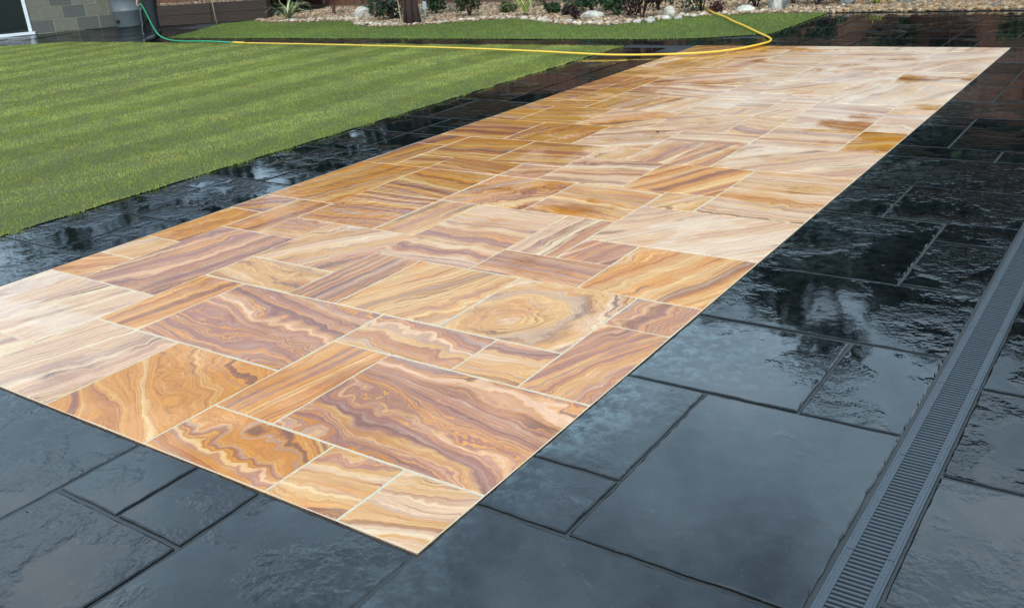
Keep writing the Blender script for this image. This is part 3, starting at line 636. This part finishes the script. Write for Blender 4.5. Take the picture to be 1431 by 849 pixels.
# local axes: x along the wall, -y towards the viewer
MB().box((.0, .012, -.05), (L, .25, 2.7)).build('wall', M['block_mortar'], bld)
MB().box((-4.0, .9, -.05), (L, 4.5, 2.69)).build('rear_wall', M['block_mortar'], bld)
bh, bw = .268, .475
blk = MB().box((0, 0, 0), (bw - .018, .1, bh - .018)); blkm = mesh('block', blk.v, blk.f)
cut = {}
for r in range(10):
    x = -(.24 if r % 2 else 0)
    while x < L - .02:
        a, b = max(x, .004), min(x + bw - .018, L - .004)
        if b - a > .05:
            key = round(b - a, 3)
            if key not in cut: q = MB().box((0, 0, 0), (b - a, .1, bh - .018)); cut[key] = mesh('block', q.v, q.f)
            link('block', cut[key], M['block'], bld, (a, rnd.uniform(-.003, .002), r * bh + .012))
        x += bw
door = empty('door', (0, 0, 0)); door.parent = bld
fr = MB(); fr.box((-.075, -.03, .06), (-.005, .06, 2.2)); fr.box((-3.6, -.03, .06), (-3.53, .06, 2.2)); fr.box((-3.53, -.03, 2.13), (-.075, .06, 2.2)); fr.box((-1.85, -.03, .10), (-1.77, .06, 2.13))
fr.build('frame', M['white'], door)
MB().box((-3.62, -.09, .0), (.06, .03, .055)).build('sill', M['white'], door)
for x0, x1 in ((-1.77, -.075), (-3.53, -1.85)): MB().box((x0, .01, .06), (x1, .03, 2.13)).build('pane', M['glass'], door)
MB().box((-.62, .004, .86), (-.50, .009, .93)).build('sticker', M['tagw'], door)
MB().box((-4.0, .0, 2.2), (-.0, .25, 2.7)).build('lintel', M['block_mortar'], bld)
MB().box((-4.0, .02, -.05), (-3.62, .25, 2.2)).build('side_wall', M['block_mortar'], bld)
MB().box((-4.2, -.25, 2.7), (L + .25, 4.7, 2.85)).build('roof', M['roof'], bld)
butt = empty('water_butt', (-17.78, 11.28, 0)); tag(butt, 'dark grey plastic water butt standing by the block wall', 'water butt')
MB().lathe([(.29, .0), (.30, .02), (.315, .30), (.335, .33), (.335, .36), (.325, .37), (.345, .68), (.36, .70), (.36, .73), (.35, .74), (.37, 1.0), (.37, 1.03)], 32).build('barrel', M['butt'], butt, smooth=True)
MB().lathe([(.385, 1.02), (.385, 1.05), (.34, 1.09), (.05, 1.11)], 32).build('lid', M['butt'], butt, smooth=True)
tp = MB(); tp.tube([(.05, -.29, .14), (.06, -.37, .14)], .028, 10); tp.tube([(.06, -.36, .15), (.06, -.365, .09)], .018, 8); tp.build('tap', M['black'], butt)

# ------------------------------------------------------------------ hose
def hz(*p): return [Vector(q) for q in p]
hose = empty('garden_hose', (-13.4, 9.0, 0)); tag(hose, 'garden hose, green at the held end and yellow across lawn and patio', 'hose')
hand_p = Vector((-13.89, 8.985, .665))
gp = hz(hand_p, (-13.84, 9.0, .56), (-13.79, 9.03, .37), (-13.74, 9.05, .22), (-13.64, 9.06, .10), (-13.35, 9.02, .035), (-12.7, 8.84, .035), (-11.9, 8.74, .05), (-10.9, 8.66, .04))
gp = smooth_path(gp, 10); m0 = Matrix.Translation(-hose.location)
MB().tube([m0 @ p for p in gp], .0115, 10).build('green_section', M['hose_g'], hose, smooth=True)
yp = hz((-10.9, 8.66, .04), (-9.4, 8.56, .045), (-7.8, 8.42, .05), (-6.5, 8.31, .05), (-5.2, 8.14, .05), (-4.3, 8.06, .035), (-3.9, 8.06, .026), (-3.4, 8.13, .024), (-2.9, 8.31, .024), (-2.65, 8.6, .022), (-2.53, 8.95, .022), (-2.50, 9.2, .022), (-2.62, 9.5, .022), (-2.95, 9.95, .03), (-3.25, 10.35, .045), (-3.62, 10.85, .05), (-3.95, 11.35, .05), (-4.4, 11.95, .05), (-4.95, 12.8, .06), (-5.3, 13.4, .06), (-5.35, 14.0, .06), (-4.9, 14.2, .06))
yp = smooth_path(yp, 10)
MB().tube([m0 @ p for p in yp], [.0095 + .003 * min(1, max(0, (p.x + 7) / 3)) for p in yp], 10).build('yellow_section', M['hose_y'], hose, smooth=True)
MB().tube([m0 @ p for p in gp[-4:]], .0175, 10).build('connector', M['hose_y'], hose, smooth=True)
R5 = random.Random(3)
ws = MB(); pts = [hand_p + Vector((-.02, -.015, -.03)) + Vector((-.05 * t, -.035 * t, -.62 * t)) + Vector((sin(t * 17) * .004, cos(t * 13) * .004, 0)) for t in [i / 14 for i in range(15)]]
ws.tube(pts, [.009 + .006 * abs(sin(i * 2.1)) for i in range(15)], 8)
o = ws.build('water_stream', M['water'], None, smooth=True); tag(o, 'thin stream of water falling from the green hose end', 'water')

# ------------------------------------------------------------------ person with the hose
def skin_obj(name, joints, edges, mat, parent, sub=2):
    me = bpy.data.meshes.new(name); me.from_pydata([j[0] for j in joints], edges, []); o = link(name, me, mat, parent)
    md = o.modifiers.new('skin', 'SKIN'); md.use_smooth_shade = True
    for i, j in enumerate(joints):
        sv = me.skin_vertices[0].data[i]; r = j[1]; sv.radius = r if hasattr(r, '__len__') else (r, r); sv.use_root = (i == 0)
    s = o.modifiers.new('sub', 'SUBSURF'); s.levels = sub; s.render_levels = sub
    return o
per = empty('person', (-13.93, 9.14, 0), (0, 0, 0)); tag(per, 'person in dark clothes and boots holding the green hose', 'person')
ex = Vector((.82, .57, 0)); ey = Vector((-.57, .82, 0))            # ex: image right, ey: away
def L3(a, b, z): return tuple(ex * (a + .17 * z) + ey * b + Vector((0, 0, z)))
body = [(L3(-.10, .02, .95), (.15, .12)), (L3(-.11, .02, 1.15), (.14, .115)), (L3(-.14, .02, 1.38), (.17, .12)), (L3(-.16, .02, 1.50), (.07, .07)), (L3(-.19, .02, 1.58), (.055, .055)),
        (L3(-.06, -.08, .86), .095), (L3(.00, -.10, .48), .062), (L3(.07, -.10, .09), .042), (L3(-.01, -.11, .04), .038), (L3(-.10, -.12, .03), .03),
        (L3(-.08, .12, .86), .095), (L3(-.06, .14, .48), .062), (L3(.03, .14, .09), .042), (L3(-.05, .15, .04), .038), (L3(-.14, .16, .03), .03),
        (L3(-.15, -.19, 1.43), .058), (L3(-.17, -.25, 1.14), .042), (L3(-.17, -.20, .80), .03), (L3(-.19, -.19, .74), .032),
        (L3(-.15, .22, 1.43), .058), (L3(-.12, .27, 1.14), .042), (L3(-.18, .25, .88), .03), (L3(-.20, .25, .80), .03)]
bedg = [(0, 1), (1, 2), (2, 3), (3, 4), (0, 5), (5, 6), (6, 7), (7, 8), (8, 9), (0, 10), (10, 11), (11, 12), (12, 13), (13, 14), (2, 15), (15, 16), (16, 17), (17, 18), (2, 19), (19, 20), (20, 21), (21, 22)]
bo = skin_obj('body', body, bedg, M['skin'], per)
up = lambda ids, k, add=.012: [(body[i][0], tuple(x * k + add for x in (body[i][1] if hasattr(body[i][1], '__len__') else (body[i][1],) * 2))) for i in ids]
skin_obj('trousers', up([0, 5, 6, 7, 10, 11, 12], 1.08), [(0, 1), (1, 2), (2, 3), (0, 4), (4, 5), (5, 6)], M['cloth'], per)
jk = up([0, 1, 2, 3, 15, 16, 17, 19, 20, 21], 1.08, .016)
skin_obj('jacket', jk, [(0, 1), (1, 2), (2, 3), (2, 4), (4, 5), (5, 6), (2, 7), (7, 8), (8, 9)], M['jacket'], per)
for s, (a, b) in enumerate(((.07, -.10), (.03, .14))):
    skin_obj('boot', [(L3(a, b, .20), (.062, .062)), (L3(a, b, .075), (.056, .058)), (L3(a - .10, b - .01, .048), (.046, .05)), (L3(a - .19, b - .02, .038), (.034, .042))], [(0, 1), (1, 2), (2, 3)], M['boot'], per)
def hand(base, d, side, name='hand'):
    d = Vector(d).normalized(); b = Vector(base); s = d.cross(Vector((0, 0, 1))).normalized() * side; n = s.cross(d)
    js = [(tuple(b), (.026, .020)), (tuple(b + d * .05), (.036, .016)), (tuple(b + d * .085), (.038, .014))]; eds = [(0, 1), (1, 2)]
    for k, (off, ln) in enumerate(((-.03, .06), (-.01, .072), (.011, .068), (.03, .052))):
        i = len(js); p0 = b + d * .088 + s * off
        js += [(tuple(p0), .0095), (tuple(p0 + d * ln * .5 - n * .012), .009), (tuple(p0 + d * ln * .62 - n * .042), .008)]; eds += [(2, i), (i, i + 1), (i + 1, i + 2)]
    i = len(js); p0 = b + d * .03 - s * .035
    js += [(tuple(p0), .012), (tuple(p0 + d * .03 - s * .02 - n * .015), .010), (tuple(p0 + d * .055 - s * .014 - n * .035), .009)]; eds += [(1, i), (i, i + 1), (i + 1, i + 2)]
    return skin_obj(name, js, eds, M['skin'], per)
hand(L3(-.18, -.195, .755), ex * -.35 + ey * .1 + Vector((0, 0, -.7)), 1); hand(L3(-.20, .25, .80), (0, 0, -1), -1)
hd = MB(); hc = Vector(L3(-.22, .02, 1.70)); V_, F_ = ico(3)
hv = []
for v in V_:
    p = Vector((v[0] * .082, v[1] * .098, v[2] * .118))            # faces local -y
    if p.y < -.03:
        p.y += -.022 * math.exp(-((p.x / .013) ** 2 + ((p.z + .012) / .022) ** 2)) + .012 * math.exp(-((abs(p.x) - .032) / .014) ** 2 - ((p.z - .012) / .014) ** 2)
        p.y += .006 * math.exp(-((p.z + .052) / .006) ** 2 - (p.x / .03) ** 2)
    if p.z < -.04: p.x *= .86
    if abs(p.x) > .07 and abs(p.y) < .03 and abs(p.z) < .035: p.x *= 1.16
    hv.append(ey * p.x * -1 + ex * p.y + Vector((0, 0, p.z)) + hc)
ho = link('head', mesh('head', hv, F_.tolist(), True), M['skin'], per)
hh = []
for v in V_:
    p = Vector((v[0] * .09, v[1] * .105 + .008, v[2] * .122 + .006))
    if p.z < .03 and p.y < .02: p = Vector((p.x * .8, p.y * .55 + .01, p.z * .6))
    hh.append(ey * p.x * -1 + ex * p.y + Vector((0, 0, p.z)) + hc)
link('hair', mesh('hair', hh, F_.tolist(), True), M['hair'], per)

# ------------------------------------------------------------------ plants
def leaf_cloud(centers, radii, n, size, cols, seed, squash=1.0, asp=.5):
    R = np.random.RandomState(seed); c = np.array(centers); r = np.array(radii); k = R.choice(len(c), n, p=(r ** 2) / (r ** 2).sum())
    d = R.normal(size=(n, 3)); d /= np.linalg.norm(d, axis=1)[:, None]; rad = R.uniform(.35, 1.08, (n, 1)) ** .6
    p = c[k] + d * rad * r[k][:, None] * np.array([1, 1, squash]); p[:, 2] = np.maximum(p[:, 2], .02)
    nrm = d * .6 + R.normal(size=(n, 3)) * .6 + np.array([0, 0, .3]); nrm /= np.linalg.norm(nrm, axis=1)[:, None]
    u = np.cross(nrm, R.normal(size=(n, 3))); u /= np.linalg.norm(u, axis=1)[:, None]; v = np.cross(nrm, u)
    s = size * R.uniform(.6, 1.3, (n, 1)); U_, W_ = u * s, v * s * asp
    V = np.stack([p - U_, p + W_ + nrm * s * .15, p + U_, p - W_ + nrm * s * .15], 1).reshape(-1, 3); F = np.arange(4 * n).reshape(-1, 4)
    col = np.array(cols)[R.randint(0, len(cols), n)] * R.uniform(.6, 1.35, (n, 1)); col = np.repeat(col[:, None], 4, 1).reshape(-1, 3)
    return big_mesh('foliage', V, F, False, np.clip(col, .003, .6))
DKG = [(.02, .045, .018), (.03, .06, .024)]
GREEN = [(.045, .085, .028), (.06, .105, .035), (.03, .065, .025)]
def shrub(x, y, wdt, hgt, cols, label, seed, n=420, size=.036, stems=5, stem_mat='bark', name='shrub'):
    R = random.Random(seed); t = empty(name, (x, y, .01)); tag(t, label, 'shrub', 'shrubs in the gravel bed')
    cs = [(R.uniform(-.5, .5) * wdt * .75, R.uniform(-.5, .5) * wdt * .6, hgt * R.uniform(.3, .85)) for _ in range(9)]; rs = [R.uniform(.16, .30) * wdt for _ in cs]
    link('foliage', leaf_cloud(cs, rs, int(n * 2.1), size, cols, seed), M['leaf'], t)
    sm = MB()
    for i in range(stems):
        c = cs[i]; sm.tube([(0, 0, -.02), (c[0] * .4, c[1] * .4, c[2] * .6), c], [.012, .008, .004], 6)
    sm.build('stems', M[stem_mat], t); return t
def strap_plant(x, y, n, ln, wd, cols, label, seed, up_=.9):
    R = np.random.RandomState(seed); V = []; F = []; CC = []
    for i in range(n):
        a = R.uniform(0, 2 * pi); tilt = R.uniform(.1, up_); l = ln * R.uniform(.65, 1.1); w_ = wd * R.uniform(.7, 1.1); d = np.array([cos(a), sin(a)]); pside = np.array([-d[1], d[0]]); k = len(V); m = 6
        c = np.array(cols[R.randint(len(cols))]); c2 = np.array(cols[0])
        for j in range(m + 1):
            t = j / m; ang = tilt + t * t * R.uniform(.5, 1.2); rr = l * t * sin(min(1.6, ang)) ; z = l * t * cos(min(1.5, ang * .8)); ww = w_ * (1 - t ** 3) * (.6 + .4 * min(1, t * 4)) + .0005
            q = np.array([d[0] * rr, d[1] * rr, z]);
            for sgn, cc in ((-1, c2), (-.4, c), (.4, c), (1, c2)): V.append((q[0] + pside[0] * ww * sgn, q[1] + pside[1] * ww * sgn, q[2] + abs(sgn) * ww * .3)); CC.append(cc)
        for j in range(m):
            for s in range(3): b = k + j * 4 + s; F.append((b, b + 1, b + 5, b + 4))
    t = empty('strap_leaf_plant', (x, y, .01)); tag(t, label, 'plant', 'strap leaved plants in the bed')
    link('leaves', big_mesh('leaves', np.array(V), np.array(F), True, np.array(CC)), M['leaf'], t)
    MB().lathe([(.05, -.02), (.06, .02), (.03, .06)], 10).build('crown', M['bark'], t); return t
strap_plant(-13.45, 11.95, 46, .58, .017, [(.55, .55, .30), (.10, .17, .05), (.08, .14, .045)], 'cream edged strap leaved plant at the left end of the bed', 1, 1.0)
strap_plant(-7.75, 12.0, 16, .52, .017, [(.48, .52, .16), (.42, .50, .14), (.16, .22, .06)], 'yellow green strap leaved plant standing alone in the gravel', 2, .45)
strap_plant(-2.34, 12.95, 40, .30, .008, [(.40, .45, .06), (.35, .42, .06)], 'bright yellow green grassy tuft behind the black paving', 3, .9)
shrub(-12.95, 12.75, .55, 1.1, [(.13, .05, .04), (.09, .035, .03), (.16, .075, .055)], 'dark red brown twiggy shrub right of the cream edged plant', 11, 500, .028, 9, 'red_stem')
shrub(-10.5, 11.75, .62, .48, [(.035, .085, .045), (.05, .10, .05), (.16, .09, .06)], 'low mixed green shrub left of the tree trunk', 12, 600, .035)
shrub(-10.15, 12.6, .36, .34, GREEN, 'small green shrub with a white tag right of the trunk', 13, 260, .032)
shrub(-9.0, 12.1, .50, .52, [(.07, .10, .03), (.05, .075, .03), (.16, .07, .05)], 'green and russet shrub between the trunk and the yellow plant', 14, 420, .034)
shrub(-11.8, 12.5, .28, .18, [(.12, .17, .10), (.09, .14, .08)], 'small grey green clump beside the pale rock', 15, 160, .026)
shrub(-6.95, 12.05, .24, .15, [(.035, .022, .022), (.05, .03, .025)], 'small dark leaved clump in open gravel', 16, 170, .028)
shrub(-6.42, 11.4, .19, .14, [(.045, .018, .018), (.03, .015, .015)], 'tiny dark purple clump nearest the lawn edge', 17, 130, .024)
sb = shrub(-6.65, 12.3, .62, .62, [(.035, .075, .035), (.05, .095, .05)], 'bushy green shrub with a few blue flowers', 18, 620, .032)
link('flowers', leaf_cloud([(.0, -.1, .55), (.05, -.15, .45)], [.10, .08], 30, .035, [(.25, .45, .65), (.4, .6, .7)], 77), M['leaf'], sb)
shrub(-7.25, 12.75, .4, .25, [(.08, .11, .05), (.14, .11, .06)], 'low greyish plant behind the dark clumps', 181, 200, .03)
shrub(-5.95, 11.95, .50, .46, GREEN, 'green shrub left of the dark red shrub', 19, 420, .032)
shrub(-5.35, 11.55, .58, .60, [(.09, .02, .025), (.05, .018, .02), (.025, .03, .022)], 'dark red and purple shrub beside the white cobbles', 20, 560, .033)
shrub(-4.75, 12.35, .72, .62, [(.045, .10, .05), (.06, .12, .06), (.035, .08, .045)], 'loose green shrub right of the white cobbles', 21, 620, .034)
shrub(-4.45, 12.15, .22, .16, [(.10, .035, .03), (.06, .03, .03)], 'small russet clump below the loose green shrub', 22, 130, .024)
shrub(-4.05, 12.75, .66, .62, [(.03, .065, .032), (.045, .085, .04)], 'dense dark green shrub behind the flat white stone', 23, 620, .032)
shrub(-3.15, 12.85, .62, .55, [(.016, .042, .022), (.025, .055, .028)], 'very dark green bush at the end of the lawn strip', 24, 620, .03)
shrub(-.6, 13.8, .7, .7, GREEN, 'green shrub against the fence at the right', 25, 420, .036)
shrub(1.2, 13.6, .8, .8, GREEN, 'rounded green shrub at the far right of the bed', 26, 420, .036)
for (x, y, w_, h_, lb) in [(-2.3, 13.75, .8, 1.3, 'upright green shrub against the fence behind the yellow tuft'), (-1.5, 14.0, .6, 1.6, 'narrow tall shrub against the fence'), (.4, 13.8, .9, 1.3, 'wide green shrub against the fence beyond the drain line'), (2.1, 13.9, .9, 1.7, 'tall green shrub at the right end of the fence'), (3.2, 13.8, .9, 1.4, 'green shrub beyond the right edge of the paving')]:
    shrub(x, y, w_ * 1.25, h_ * 1.15, DKG, lb, int(200 + x * 10), 700, .055)
shrub(-8.4, 13.6, .7, .55, GREEN, 'green shrub against the fence above the gravel', 27, 350, .036)
for (x, y, w_, h_, cl, lb) in [(-12.2, 13.2, .4, .35, GREEN, 'small green shrub behind the red brown twiggy shrub'), (-11.1, 12.9, .45, .5, [(.12, .06, .045), (.08, .05, .03)], 'russet twiggy shrub behind the pale rock'), (-9.75, 12.9, .4, .55, GREEN, 'green shrub against the fence right of the trunk'), (-8.5, 12.6, .3, .22, [(.14, .15, .06), (.10, .12, .05)], 'low yellowish clump left of the yellow green plant'),
        (-7.4, 12.3, .26, .2, GREEN, 'tiny green clump right of the yellow green plant'), (-5.6, 12.6, .5, .5, [(.07, .03, .03), (.05, .06, .03)], 'purplish shrub behind the dark red shrub'), (-3.6, 13.1, .5, .5, GREEN, 'green shrub behind the large grey rock'), (-2.9, 13.3, .3, .25, [(.10, .12, .06)], 'small grey green clump behind the very dark bush')]:
    shrub(x, y, w_, h_, cl, lb, int(300 - x * 10), 260, .03)
tg = MB(); tg.box((-.035, -.003, .12), (.035, .003, .26)); tg.box((-.008, -.002, -.02), (.008, .002, .12)); o = tg.build('plant_label', M['tagw'], None, (-10.28, 12.42, 0), (0, 0, .5)); tag(o, 'small white plant tag on a stake by the trunk', 'plant tag')

# ------------------------------------------------------------------ trees
def tree(x, y, h, spread, label, seed, trunk_r=.16, n=5200, size=.13, cols=GREEN, base_h=.35, group='trees beyond the fence'):
    R = random.Random(seed); t = empty('tree', (x, y, -.05)); tag(t, label, 'tree', group)
    tk = MB(); top = h * .82
    bend = [(R.uniform(-.1, .1) * i, R.uniform(-.1, .1) * i, top * i / 5) for i in range(6)]; tk.tube(bend, [trunk_r * (1.15 if i == 0 else 1 - .15 * i) for i in range(6)], 10)
    tk.build('trunk', M['bark'], t, smooth=True)
    lm = MB(); cs = []; rs = []
    for i in range(16):
        z = h * R.uniform(base_h, .8); a = i * 2.4 + R.uniform(-.3, .3); k = z / top; l = spread * R.uniform(.55, 1) * (1 - .5 * max(0, (z / h - .5) * 2) ** 2)
        p0 = Vector((0, 0, z * .85)); p1 = Vector((cos(a) * l * .5, sin(a) * l * .5, z + .1 * l)); p2 = Vector((cos(a) * l, sin(a) * l, z + .3 * l)); lm.tube([p0, p1, p2], [trunk_r * .4, trunk_r * .25, .015], 6)
        for p, f in ((p2, .42), (p1, .36)): cs.append(tuple(p + Vector((R.uniform(-.3, .3), R.uniform(-.3, .3), R.uniform(0, .3))))); rs.append(spread * f * R.uniform(.75, 1.2))
    cs.append((0, 0, h * .88)); rs.append(spread * .35)
    lm.build('limbs', M['bark'], t, smooth=True)
    link('crown', leaf_cloud(cs, rs, n, size, cols, seed, .85), M['leaf'], t); return t
tr = tree(-9.5, 11.15, 3.6, 1.0, 'dark trunked small tree standing at the edge of the gravel bed', 41, .085, 2600, .07, [(.05, .045, .025), (.045, .08, .03)], .55, 'tree in the bed')
for (a_, r_, l_) in ((0, .055, .08), (1.3, .04, .10), (2.5, .05, .07), (3.7, .035, .11), (5.0, .05, .085)):
    MB().tube([(cos(a_) * l_ * 1.25, sin(a_) * l_ * 1.25, 0), (cos(a_) * l_ * .95, sin(a_) * l_ * .95, .35), (cos(a_ + .3) * l_ * 1.1, sin(a_ + .3) * l_ * 1.1, .8), (cos(a_ + .4) * l_ * 1.6, sin(a_ + .4) * l_ * 1.6, 1.7)], [r_ * 1.2, r_, r_ * .9, r_ * .5], 9).build('stem', M['bark'], tr, smooth=True)
MB().tube([(-.10, -.17, 0), (-.13, -.18, .5), (-.16, -.2, 1.2)], [.011, .009, .007], 6).build('pale_shoot', M['cane'], tr)
DK = [(.022, .048, .018), (.032, .062, .024), (.018, .038, .016)]
for (x, y, h, s, lb) in [(-24.0, 12.6, 7.4, 2.6, 'dark tree rising behind the block building'), (-20.6, 15.9, 7.2, 2.6, 'leftmost dark tree beyond the fence corner'), (-17.2, 16.8, 6.2, 2.5, 'dark tree beyond the fence behind the sleepers'),
        (-13.6, 17.4, 6.0, 2.4, 'dark tree beyond the fence behind the cream edged plant'), (-10.0, 17.2, 6.8, 2.5, 'dark tree beyond the fence behind the trunk in the bed'), (-6.8, 17.6, 7.6, 2.5, 'dark tree beyond the fence above the blue flowered shrub'),
        (-3.9, 17.0, 8.6, 2.2, 'tallest dark tree beyond the fence, in line with the patio'), (-.9, 17.6, 7.6, 2.3, 'dark tree beyond the fence in line with the drain'), (2.2, 17.4, 6.6, 2.4, 'dark tree beyond the fence at the right'), (5.4, 17.4, 5.8, 2.4, 'rightmost dark tree beyond the fence')]:
    tree(x, y, h, s, lb, int(60 + x), .2, 6500, .19, DK, .14)

# ------------------------------------------------------------------ small things
lf = MB(); lf.v = [(-.018, 0, .004), (0, .009, .010), (.02, .002, .006), (0, -.009, .009), (0, 0, .003)]; lf.f = [(0, 3, 2, 1), (0, 1, 4), (1, 2, 4), (2, 3, 4), (3, 0, 4)]
o = lf.build('fallen_leaf', M['black'], None, (-1.65, 4.68, .002)); tag(o, 'tiny dark leaf lying on the sandstone', 'leaf')

# crumbs of soil and clippings that the mower and hose left along the lawn edge
Rc = np.random.RandomState(9); nn = 260; cx_ = -4.17 + np.abs(Rc.normal(0, .09, nn)); cy_ = Rc.uniform(.8, 8.8, nn); sz_ = Rc.uniform(.002, .006, (nn, 1, 1))
Vc = iv[None] * sz_ * np.array([1.3, 1, .6]) + np.stack([cx_, cy_, np.full(nn, .003)], 1)[:, None]; Fc = (if_[None] + (np.arange(nn) * len(iv))[:, None, None]).reshape(-1, 3)
cc_ = np.where(Rc.uniform(0, 1, (nn, 1)) > .5, np.array([[.10, .13, .03]]), np.array([[.06, .045, .03]]))
o = link('lawn_crumbs', big_mesh('lawn_crumbs', Vc.reshape(-1, 3), Fc, False, np.repeat(cc_, len(iv), 0)), M['pebble']); tag(o, 'crumbs of soil and clippings along the lawn edge', 'crumbs', None, 'stuff')
